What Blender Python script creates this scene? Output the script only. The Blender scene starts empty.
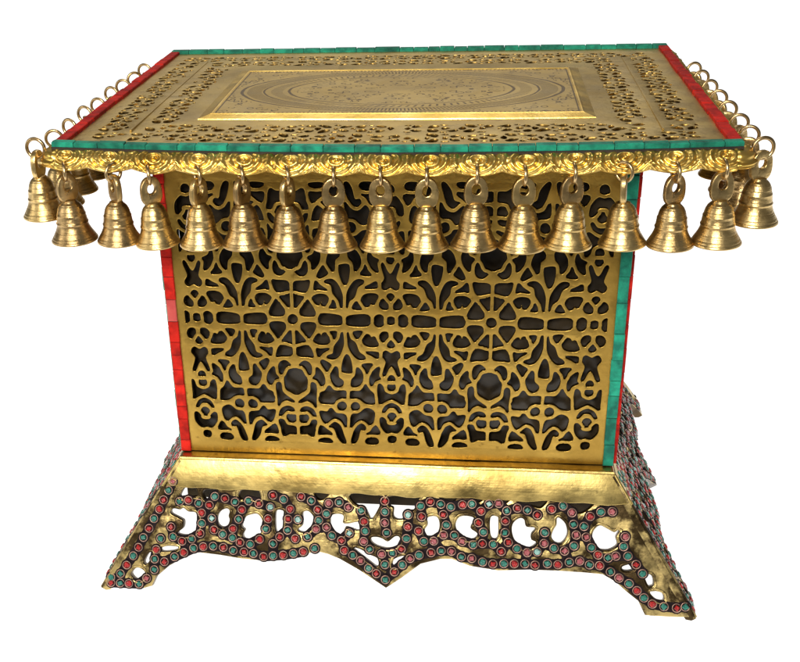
import bpy, bmesh, math, random
from mathutils import Matrix, Vector, noise as mnoise
from mathutils.geometry import delaunay_2d_cdt
import numpy as np
random.seed(7)
S = bpy.context.scene
C = S.collection

# ------------------------------------------------------------------ camera
cam_d = bpy.data.cameras.new('camera')
cam = bpy.data.objects.new('camera', cam_d); C.objects.link(cam)
cam.location = (0.07851, -1.16883, 0.73777)
cam.rotation_euler = (1.11463, 0.0356, 0.12877)
cam_d.sensor_fit = 'HORIZONTAL'; cam_d.sensor_width = 36.0
cam_d.lens = 36.0 * 1111.893 / 800.0
cam_d.shift_x = (400.0 - 322.875) / 800.0
cam_d.shift_y = (368.338 - 331.0) / 800.0
cam_d.clip_start = 0.01; cam_d.clip_end = 100.0
S.camera = cam

# ------------------------------------------------------------------ studio light
W = bpy.data.worlds.new('World'); S.world = W; W.use_nodes = True
W.node_tree.nodes['Background'].inputs[0].default_value = (0.80, 0.78, 0.74, 1)
W.node_tree.nodes['Background'].inputs[1].default_value = 0.20
S.view_settings.view_transform = 'Standard'; S.view_settings.look = 'None'
S.view_settings.exposure = 0.0; S.view_settings.gamma = 1.0

def lamp(name, loc, target, size, power, col=(1, 1, 1), size_y=None):
    d = bpy.data.lights.new(name, 'AREA'); d.energy = power; d.color = col
    d.shape = 'RECTANGLE'; d.size = size; d.size_y = size_y or size
    o = bpy.data.objects.new(name, d); C.objects.link(o); o.location = loc
    o.rotation_euler = (Vector(target) - Vector(loc)).to_track_quat('-Z', 'Y').to_euler()
    return o
lamp('key_softbox', (-0.22, -2.0, 1.42), (0, -0.1, 0.25), 0.36, 54.0, (1.0, 0.95, 0.86))
lamp('overhead_fill', (-0.15, 0.75, 2.0), (0, 0, 0.45), 0.9, 8.0, (1.0, 0.96, 0.90), 0.6)  # added fill lamp that brightens the centre panel's bevel
lamp('rear_fill', (-0.2, 1.9, 1.5), (0, 0, 0.45), 1.6, 4.0, (1.0, 0.96, 0.90), 0.8)  # added weak lamp to lift the tabletop's brightness
lamp('side_softbox', (-1.6, -0.9, 0.9), (0, 0, 0.25), 0.5, 7.0, (1.0, 0.96, 0.9), 0.9)

# ------------------------------------------------------------------ materials
def newmat(name):
    m = bpy.data.materials.new(name); m.use_nodes = True
    nt = m.node_tree; return m, nt, nt.nodes['Principled BSDF']

def N(nt, t, **kw):
    n = nt.nodes.new(t)
    for k, v in kw.items(): setattr(n, k, v)
    return n

def brass(name, c1, c2, r1, r2, nscale=14, bump=0.12, bscale=160, spots=0.0, lathe=0.0, metal=1.0, lo=.36, hi=.62, each=0.0):
    m, nt, b = newmat(name); L = nt.links.new
    tc = N(nt, 'ShaderNodeTexCoord')
    n1 = N(nt, 'ShaderNodeTexNoise'); n1.inputs['Scale'].default_value = nscale; n1.inputs['Detail'].default_value = 6
    n1.inputs['Roughness'].default_value = 0.62
    L(tc.outputs['Object'], n1.inputs['Vector'])
    rp = N(nt, 'ShaderNodeValToRGB'); e = rp.color_ramp.elements
    e[0].position = lo; e[0].color = (*c2, 1); e[1].position = hi; e[1].color = (*c1, 1)
    L(n1.outputs['Fac'], rp.inputs[0])
    col = rp.outputs[0]
    if spots:
        n3 = N(nt, 'ShaderNodeTexNoise'); n3.inputs['Scale'].default_value = nscale * 9; n3.inputs['Detail'].default_value = 3
        L(tc.outputs['Object'], n3.inputs['Vector'])
        r3 = N(nt, 'ShaderNodeValToRGB'); r3.color_ramp.elements[0].position = 0.64; r3.color_ramp.elements[1].position = 0.74
        r3.color_ramp.elements[1].color = (spots, spots, spots, 1)
        L(n3.outputs['Fac'], r3.inputs[0])
        mx = N(nt, 'ShaderNodeMixRGB'); mx.inputs[2].default_value = (c2[0] * .35, c2[1] * .3, c2[2] * .3, 1)
        L(r3.outputs[0], mx.inputs[0]); L(col, mx.inputs[1]); col = mx.outputs[0]
    if each:      # every casting has its own tone
        oi = N(nt, 'ShaderNodeObjectInfo'); me_ = N(nt, 'ShaderNodeMapRange'); me_.inputs[3].default_value = 1 - each; me_.inputs[4].default_value = 1 + each * .6
        L(oi.outputs['Random'], me_.inputs[0]); hs = N(nt, 'ShaderNodeHueSaturation'); L(me_.outputs[0], hs.inputs['Value'])
        mh = N(nt, 'ShaderNodeMapRange'); mh.inputs[3].default_value = .490; mh.inputs[4].default_value = .501
        L(oi.outputs['Random'], mh.inputs[0]); L(mh.outputs[0], hs.inputs['Hue']); L(col, hs.inputs['Color']); col = hs.outputs[0]
    L(col, b.inputs['Base Color'])
    n2 = N(nt, 'ShaderNodeTexNoise'); n2.inputs['Scale'].default_value = nscale * 2.7; n2.inputs['Detail'].default_value = 8
    L(tc.outputs['Object'], n2.inputs['Vector'])
    mr = N(nt, 'ShaderNodeMapRange'); mr.inputs[1].default_value = .3; mr.inputs[2].default_value = .7
    mr.inputs[3].default_value = r1; mr.inputs[4].default_value = r2
    L(n2.outputs['Fac'], mr.inputs[0]); L(mr.outputs[0], b.inputs['Roughness'])
    nb = N(nt, 'ShaderNodeTexNoise'); nb.inputs['Scale'].default_value = bscale; nb.inputs['Detail'].default_value = 5
    L(tc.outputs['Object'], nb.inputs['Vector'])
    bp = N(nt, 'ShaderNodeBump'); bp.inputs['Strength'].default_value = bump; bp.inputs['Distance'].default_value = 0.002
    L(nb.outputs['Fac'], bp.inputs['Height'])
    # polishing scratches
    ms = N(nt, 'ShaderNodeMapping'); ms.inputs['Rotation'].default_value = (.3, .2, .5); ms.inputs['Scale'].default_value = (12, 700, 260)
    L(tc.outputs['Object'], ms.inputs[0])
    ns = N(nt, 'ShaderNodeTexNoise'); ns.inputs['Scale'].default_value = 1.0; ns.inputs['Detail'].default_value = 2
    L(ms.outputs[0], ns.inputs['Vector'])
    b3 = N(nt, 'ShaderNodeBump'); b3.inputs['Strength'].default_value = .10; b3.inputs['Distance'].default_value = 0.0006
    L(ns.outputs['Fac'], b3.inputs['Height']); L(bp.outputs[0], b3.inputs['Normal']); bp = b3
    if lathe:
        mp = N(nt, 'ShaderNodeMapping'); mp.inputs['Scale'].default_value = (3, 3, 900)
        L(tc.outputs['Object'], mp.inputs[0])
        nl = N(nt, 'ShaderNodeTexNoise'); nl.inputs['Scale'].default_value = 1.0; nl.inputs['Detail'].default_value = 4
        L(mp.outputs[0], nl.inputs['Vector'])
        b2 = N(nt, 'ShaderNodeBump'); b2.inputs['Strength'].default_value = lathe; b2.inputs['Distance'].default_value = 0.001
        L(nl.outputs['Fac'], b2.inputs['Height']); L(bp.outputs[0], b2.inputs['Normal']); L(b2.outputs[0], b.inputs['Normal'])
    else:
        L(bp.outputs[0], b.inputs['Normal'])
    b.inputs['Metallic'].default_value = metal
    return m

M = {}
M['fret'] = brass('fretwork_brass', (.49, .315, .070), (.34, .205, .040), .34, .50, 10, .18, 190, .6)
M['frieze'] = brass('frieze_brass', (.80, .56, .16), (.58, .37, .075), .28, .42, 18, .10, 240, .2)
M['ledge'] = brass('ledge_brass', (.60, .46, .165), (.32, .225, .07), .24, .50, 11, .16, 120, .5)
M['apron'] = brass('apron_brass', (.50, .38, .155), (.060, .040, .018), .26, .46, 30, .25, 110, .6, lo=.46, hi=.56)
M['plate'] = brass('plate_brass', (.54, .39, .135), (.38, .26, .078), .34, .50, 12, .16, 170, .5)
M['bell'] = brass('bell_brass', (.67, .50, .22), (.46, .325, .13), .24, .42, 45, .16, 260, .45, lathe=.5, each=.22)
M['cast_wall'] = brass('cast_side_shade', (.14, .095, .045), (.06, .042, .024), .30, .5, 30, .3, 150)  # apron opening sides coloured dark in place of dim reflections
M['pierced_wall'] = brass('pierced_edge_shade', (.44, .28, .080), (.10, .062, .022), .28, .5, 60, .4, 150, lo=.42, hi=.58)  # shade painted into the tabletop piercings so they read as holes
M['saw_wall'] = brass('sawn_edge_shade', (.16, .10, .028), (.07, .045, .014), .30, .5, 30, .3, 150)  # lattice opening sides coloured darker to give the shade inside them
M['ring'] = brass('ring_wire', (.55, .40, .20), (.36, .24, .11), .25, .4, 40, .08, 300, .3)
M['bezel'] = brass('bezel_wire', (.42, .27, .21), (.24, .15, .12), .38, .55, 60, .1, 300, .3)

def dielectric(name, c1, c2, rough, nscale=60, bump=.3, bscale=250, vary=None, dist=0.001, spec=.4):
    m, nt, b = newmat(name); L = nt.links.new
    tc = N(nt, 'ShaderNodeTexCoord')
    n1 = N(nt, 'ShaderNodeTexNoise'); n1.inputs['Scale'].default_value = nscale; n1.inputs['Detail'].default_value = 6
    L(tc.outputs['Object'], n1.inputs['Vector'])
    rp = N(nt, 'ShaderNodeValToRGB'); e = rp.color_ramp.elements
    e[0].position = .35; e[0].color = (*c2, 1); e[1].position = .62; e[1].color = (*c1, 1)
    L(n1.outputs['Fac'], rp.inputs[0]); col = rp.outputs[0]
    if vary:
        at = N(nt, 'ShaderNodeAttribute', attribute_name='var')
        mr = N(nt, 'ShaderNodeMapRange'); mr.inputs[3].default_value = 1 - vary; mr.inputs[4].default_value = 1 + vary
        L(at.outputs['Fac'], mr.inputs[0])
        hs = N(nt, 'ShaderNodeHueSaturation'); L(mr.outputs[0], hs.inputs['Value']); L(col, hs.inputs['Color']); col = hs.outputs[0]
    L(col, b.inputs['Base Color']); b.inputs['Roughness'].default_value = rough; b.inputs['Specular IOR Level'].default_value = spec
    nb = N(nt, 'ShaderNodeTexNoise'); nb.inputs['Scale'].default_value = bscale; nb.inputs['Detail'].default_value = 4
    L(tc.outputs['Object'], nb.inputs['Vector'])
    bp = N(nt, 'ShaderNodeBump'); bp.inputs['Strength'].default_value = bump; bp.inputs['Distance'].default_value = dist
    L(nb.outputs['Fac'], bp.inputs['Height']); L(bp.outputs[0], b.inputs['Normal'])
    return m
M['green'] = dielectric('green_tile', (.012, .245, .155), (.005, .105, .072), .55, 95, .6, 260, .30, spec=.2)
M['red'] = dielectric('red_tile', (.50, .014, .007), (.25, .007, .004), .6, 95, .6, 260, .22, spec=.12)
M['pinktile'] = dielectric('pink_tile', (.46, .07, .06), (.36, .03, .03), .42, 55, .25, 220)
M['mortar'] = dielectric('dark_mortar', (.020, .014, .010), (.008, .006, .005), .6)
M['hollow_shade'] = dielectric('interior_shade', (.030, .021, .011), (.009, .007, .005), .30, 25, .4, 60)  # dark colour standing in for shade in the hollow parts
M['channel'] = dielectric('dark_channel', (.016, .010, .012), (.006, .004, .005), .6, 80, spec=.06)
M['stone_R'] = dielectric('red_stone', (.40, .018, .016), (.17, .008, .010), .25, 300, .5, 600)
M['stone_T'] = dielectric('green_stone', (.030, .19, .145), (.012, .09, .072), .25, 300, .5, 600)
M['stone_P'] = dielectric('pink_stone', (.36, .10, .11), (.22, .04, .05), .25, 300, .5, 600)
M['stone_L'] = dielectric('pale_stone', (.26, .46, .42), (.13, .28, .27), .25, 300, .5, 600)

# engraved centre panel: the strokes cut into the metal and filled with dark patina
def engraved():
    m = brass('engraved_brass', (.54, .385, .130), (.41, .28, .082), .34, .48, 12, .10, 170, .3)
    nt = m.node_tree; L = nt.links.new; b = nt.nodes['Principled BSDF']
    tc = N(nt, 'ShaderNodeTexCoord'); sx = N(nt, 'ShaderNodeSeparateXYZ'); L(tc.outputs['Object'], sx.inputs[0])
    def mth(op, a, c=None, cl=False):
        n = N(nt, 'ShaderNodeMath', operation=op); n.use_clamp = cl
        for i, v in enumerate((a, c)):
            if v is None: continue
            if isinstance(v, (int, float)): n.inputs[i].default_value = v
            else: L(v, n.inputs[i])
        return n.outputs[0]
    X = mth('DIVIDE', sx.outputs[0], .168); Y = mth('DIVIDE', sx.outputs[1], .093)
    nz = N(nt, 'ShaderNodeTexNoise'); nz.inputs['Scale'].default_value = 60; L(tc.outputs['Object'], nz.inputs['Vector'])
    e0 = mth('SQRT', mth('ADD', mth('MULTIPLY', X, X), mth('MULTIPLY', Y, Y)))
    e = mth('ADD', e0, mth('MULTIPLY', mth('SUBTRACT', nz.outputs['Fac'], .5), .02))
    ang = mth('ARCTAN2', Y, X)
    def line(at, w):     # 1 on the line
        return mth('LESS_THAN', mth('ABSOLUTE', mth('SUBTRACT', e, at)), w)
    def band(lo, hi): return mth('MULTIPLY', mth('GREATER_THAN', e, lo), mth('LESS_THAN', e, hi))
    hatch = mth('MULTIPLY', mth('LESS_THAN', mth('SINE', mth('MULTIPLY', ang, 260)), -.2), band(.86, .955))
    petals = mth('MULTIPLY', mth('GREATER_THAN', mth('SINE', mth('ADD', mth('MULTIPLY', ang, 110), mth('MULTIPLY', e, 50))), .55), band(.73, .80))
    tot = mth('ADD', mth('ADD', line(.985, .010), line(.845, .007)), mth('ADD', line(.69, .009), mth('ADD', hatch, petals)))
    # scattered punched strokes inside and in the corners
    mp = N(nt, 'ShaderNodeMapping'); mp.inputs['Scale'].default_value = (105, 105, 1); L(tc.outputs['Object'], mp.inputs[0])
    # mirror the strokes about both axes
    ax = N(nt, 'ShaderNodeVectorMath', operation='ABSOLUTE'); L(mp.outputs[0], ax.inputs[0])
    vo = N(nt, 'ShaderNodeTexVoronoi'); vo.inputs['Scale'].default_value = 1.0; L(ax.outputs[0], vo.inputs['Vector'])
    ring = mth('LESS_THAN', mth('ABSOLUTE', mth('SUBTRACT', vo.outputs['Distance'], .36)), .055)
    sc = N(nt, 'ShaderNodeTexNoise'); sc.inputs['Scale'].default_value = .9; L(ax.outputs[0], sc.inputs['Vector'])
    ring = mth('MULTIPLY', ring, mth('GREATER_THAN', sc.outputs['Fac'], .43))
    inn = mth('MULTIPLY', ring, mth('LESS_THAN', e, .64))
    cor = mth('MULTIPLY', ring, mth('GREATER_THAN', e, 1.03))
    lat = mth('MULTIPLY', mth('GREATER_THAN', mth('ABSOLUTE', sx.outputs[1]), .0925), mth('LESS_THAN', mth('ABSOLUTE', sx.outputs[1]), .0985))
    lat = mth('MULTIPLY', lat, mth('GREATER_THAN', mth('SINE', mth('MULTIPLY', sx.outputs[0], 1500)), .1))
    lo2 = mth('LESS_THAN', mth('ABSOLUTE', mth('SUBTRACT', mth('ABSOLUTE', sx.outputs[0]), .1745)), .0007)
    lo3 = mth('LESS_THAN', mth('ABSOLUTE', mth('SUBTRACT', mth('ABSOLUTE', sx.outputs[1]), .1005)), .0008)
    ins = mth('MULTIPLY', mth('LESS_THAN', mth('ABSOLUTE', sx.outputs[0]), .1755), mth('LESS_THAN', mth('ABSOLUTE', sx.outputs[1]), .1015))
    tot = mth('ADD', tot, mth('ADD', inn, mth('ADD', cor, mth('ADD', lat, mth('ADD', lo2, lo3)))))
    tot = mth('MULTIPLY', mth('MINIMUM', tot, 1.0), ins)
    old = b.inputs['Base Color'].links[0].from_socket
    mx = N(nt, 'ShaderNodeMixRGB'); mx.inputs[2].default_value = (.075, .042, .014, 1)
    L(mth('MULTIPLY', tot, .85), mx.inputs[0]); L(old, mx.inputs[1]); L(mx.outputs[0], b.inputs['Base Color'])
    on = b.inputs['Normal'].links[0].from_socket
    bp = N(nt, 'ShaderNodeBump'); bp.invert = True; bp.inputs['Strength'].default_value = .6; bp.inputs['Distance'].default_value = .0008
    L(tot, bp.inputs['Height']); L(on, bp.inputs['Normal']); L(bp.outputs[0], b.inputs['Normal'])
    return m
M['engraved'] = engraved()

# the surface: white with an added glow of its own, so no shade shows
mf, nt, b = newmat('glowing_white')
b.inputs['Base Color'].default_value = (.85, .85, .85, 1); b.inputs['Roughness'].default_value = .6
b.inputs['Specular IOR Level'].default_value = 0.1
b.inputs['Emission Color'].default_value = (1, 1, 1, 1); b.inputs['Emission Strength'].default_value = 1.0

# ------------------------------------------------------------------ helpers
def link(name, me, mat, parent=None, smooth=False):
    o = bpy.data.objects.new(name, me); C.objects.link(o)
    for m in (mat if isinstance(mat, (list, tuple)) else [mat]): me.materials.append(m)
    if parent: o.parent = parent
    if smooth: me.polygons.foreach_set('use_smooth', [True] * len(me.polygons))
    return o

def mesh(name, V, F, mat, parent=None, smooth=False):
    me = bpy.data.meshes.new(name); me.from_pydata(V, [], F); me.update()
    return link(name, me, mat, parent, smooth)

def smooth_loop(pts, n=4):
    out = []; k = len(pts)
    for i in range(k):
        p0, p1, p2, p3 = (np.array(pts[(i + j) % k], float) for j in (-1, 0, 1, 2))
        for s in range(n):
            t = s / n
            out.append(.5 * ((2 * p1) + (p2 - p0) * t + (2 * p0 - 5 * p1 + 4 * p2 - p3) * t * t + (3 * p1 - p0 - 3 * p2 + p3) * t ** 3))
    return [(float(p[0]), float(p[1])) for p in out]

def plate(name, outline, holes, thick, bevel, mat, parent=None, matrix=None, smooth=True, wall=None):
    """A flat plate with pierced holes and rounded edges; local z is its outer face normal, outer face at z=0."""
    loops = []
    for n_, lp in enumerate([outline] + holes):
        P = np.array(lp, float)
        keep = np.hypot(*(P - np.roll(P, 1, 0)).T) > 2e-5; P = P[keep]
        area = (P[:, 0] * np.roll(P[:, 1], -1) - np.roll(P[:, 0], -1) * P[:, 1]).sum()
        if (area > 0) != (n_ == 0): P = P[::-1]
        loops.append(P)
    V, F, mi = [], [], []
    prof = [(0, 0), (.42, -.09), (.78, -.37), (1, -1)]
    lvl = [(d * bevel, z * bevel) for d, z in prof] + [(bevel, -thick + bevel), (bevel * .6, -thick + bevel * .2), (0, -thick)]
    flat, edges, back = [], [], []
    for P in loops:
        T_ = np.roll(P, -1, 0) - np.roll(P, 1, 0); T_ /= np.hypot(T_[:, 0], T_[:, 1])[:, None] + 1e-12
        out = np.stack([T_[:, 1], -T_[:, 0]], 1); n = len(P); b0 = len(V); f0 = len(flat)
        for d, z in lvl:
            for q in P + out * d: V.append((q[0], q[1], z))
        for r in range(len(lvl) - 1):
            for k in range(n):
                F.append((b0 + r * n + k, b0 + (r + 1) * n + k, b0 + (r + 1) * n + (k + 1) % n, b0 + r * n + (k + 1) % n)); mi.append(1 if wall and 2 <= r <= 4 else 0)
        for k in range(n):
            flat.append((P[k], b0 + k, b0 + (len(lvl) - 1) * n + k)); edges.append((f0 + k, f0 + (k + 1) % n))
    co = [Vector((float(p[0][0]), float(p[0][1]))) for p in flat]
    ov, oe, of, orig, _, _ = delaunay_2d_cdt(co, edges, [], 0, 1e-7)
    vt, vb = [], []
    for q, src in zip(ov, orig):
        if src: vt.append(flat[src[0]][1]); vb.append(flat[src[0]][2])
        else:
            vt.append(len(V)); V.append((q[0], q[1], 0)); vb.append(len(V)); V.append((q[0], q[1], -thick))
    tri = [tuple(f) for f in of if len(f) == 3]
    xy_ = np.array([[q[0], q[1]] for q in ov]); cen = xy_[np.array(tri)].mean(1); par = np.zeros(len(tri), int)
    for P in loops:                                              # even-odd test of every triangle's middle
        lo, hi = P.min(0), P.max(0)
        idx = np.nonzero((cen >= lo).all(1) & (cen <= hi).all(1))[0]
        if not len(idx): continue
        c = cen[idx]; A, B = P, np.roll(P, -1, 0)
        cr = (A[None, :, 1] > c[:, None, 1]) != (B[None, :, 1] > c[:, None, 1])
        xi = A[None, :, 0] + (c[:, None, 1] - A[None, :, 1]) * (B - A)[None, :, 0] / np.where(np.abs((B - A)[None, :, 1]) < 1e-12, 1e-12, (B - A)[None, :, 1])
        par[idx] += (cr & (xi > c[:, None, 0])).sum(1) % 2
    for f, p in zip(tri, par):
        if p == 1:
            F.append(tuple(vt[k] for k in f)); mi.append(0); F.append(tuple(vb[k] for k in reversed(f))); mi.append(0)
    me = bpy.data.meshes.new(name); me.from_pydata(V, [], F); me.update()
    me.polygons.foreach_set('material_index', mi); me.polygons.foreach_set('use_smooth', [smooth] * len(F))
    bm = bmesh.new(); bm.from_mesh(me)
    for e in bm.edges:
        if len(e.link_faces) == 2 and e.calc_face_angle(0) > .9: e.smooth = False
    bm.to_mesh(me); bm.free()
    o = link(name, me, [mat, wall] if wall else mat, parent)
    if matrix is not None: o.matrix_local = matrix
    return o

def swell(loop, d):
    """grow a closed outline by d along its normals"""
    P = np.array(loop); T_ = np.roll(P, -1, 0) - np.roll(P, 1, 0); T_ /= np.hypot(T_[:, 0], T_[:, 1])[:, None] + 1e-12
    area = (P[:, 0] * np.roll(P[:, 1], -1) - np.roll(P[:, 0], -1) * P[:, 1]).sum()
    nn = np.stack([T_[:, 1], -T_[:, 0]], 1) * (1 if area > 0 else -1)
    return [tuple(q) for q in P + nn * d]

def keep_ribs(res, gap):
    """where two openings come closer than gap, draw the offending edge back so a rib of metal stays between them"""
    A = [np.array(h) for h in res]
    for it in range(10):
        cen = np.array([a.mean(0) for a in A]); moved = False
        for i in range(len(A)):
            near = np.nonzero(np.abs(cen[:i] - cen[i]).max(1) < .04)[0] if i else []
            for j in near:
                D = np.hypot(*(A[i][:, None] - A[int(j)][None]).transpose(2, 0, 1))
                if D.min() >= gap: continue
                moved = True
                for k, d in ((i, D.min(1)), (int(j), D.min(0))):
                    v = cen[k] - A[k]; L = np.hypot(v[:, 0], v[:, 1])[:, None] + 1e-9
                    s = np.maximum(gap - d, 0)[:, None] * .55
                    A[k] = A[k] + v / L * np.minimum(s, L * .3)
        if not moved: break
    return [[tuple(p) for p in a] for a in A]

def frame(origin, X, Y):
    X = Vector(X).normalized(); Y = Vector(Y).normalized(); Z = X.cross(Y)
    return Matrix(((X.x, Y.x, Z.x, origin[0]), (X.y, Y.y, Z.y, origin[1]), (X.z, Y.z, Z.z, origin[2]), (0, 0, 0, 1)))

def rect(x0, y0, x1, y1, n=1):
    P = []
    for (a, b), (c, d) in (((x0, y0), (x1, y0)), ((x1, y0), (x1, y1)), ((x1, y1), (x0, y1)), ((x0, y1), (x0, y0))):
        for i in range(n): P.append((a + (c - a) * i / n, b + (d - b) * i / n))
    return P

def sag(x, y):
    """the hand-made top droops a little along the middle of its front edge"""
    if y > 0: return 0.0
    return -.0055 * max(0, 1 - (x / .31) ** 2) * min(1.15, (y / -.2222)) ** 2
def sag_mesh(o):
    M4 = o.matrix_local; inv = M4.inverted()
    for v in o.data.vertices:
        w = M4 @ v.co; w.z += sag(w.x, w.y); v.co = inv @ w
    o.data.update()

# ------------------------------------------------------------------ the surface it stands on
fl = mesh('floor', [(-5, -.62, 0), (5, -.62, 0), (5, 9, 0), (-5, 9, 0)], [(0, 1, 2, 3)], mf)
fl['kind'] = 'structure'; fl['label'] = 'plain white shadowless surface under the brass table'; 

# ------------------------------------------------------------------ the table
T = bpy.data.objects.new('pedestal_table', None); C.objects.link(T)
T['label'] = 'ornate brass pedestal table with pierced panels, red and green tile edging and stone-studded splayed feet'
T['category'] = 'table'

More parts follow.
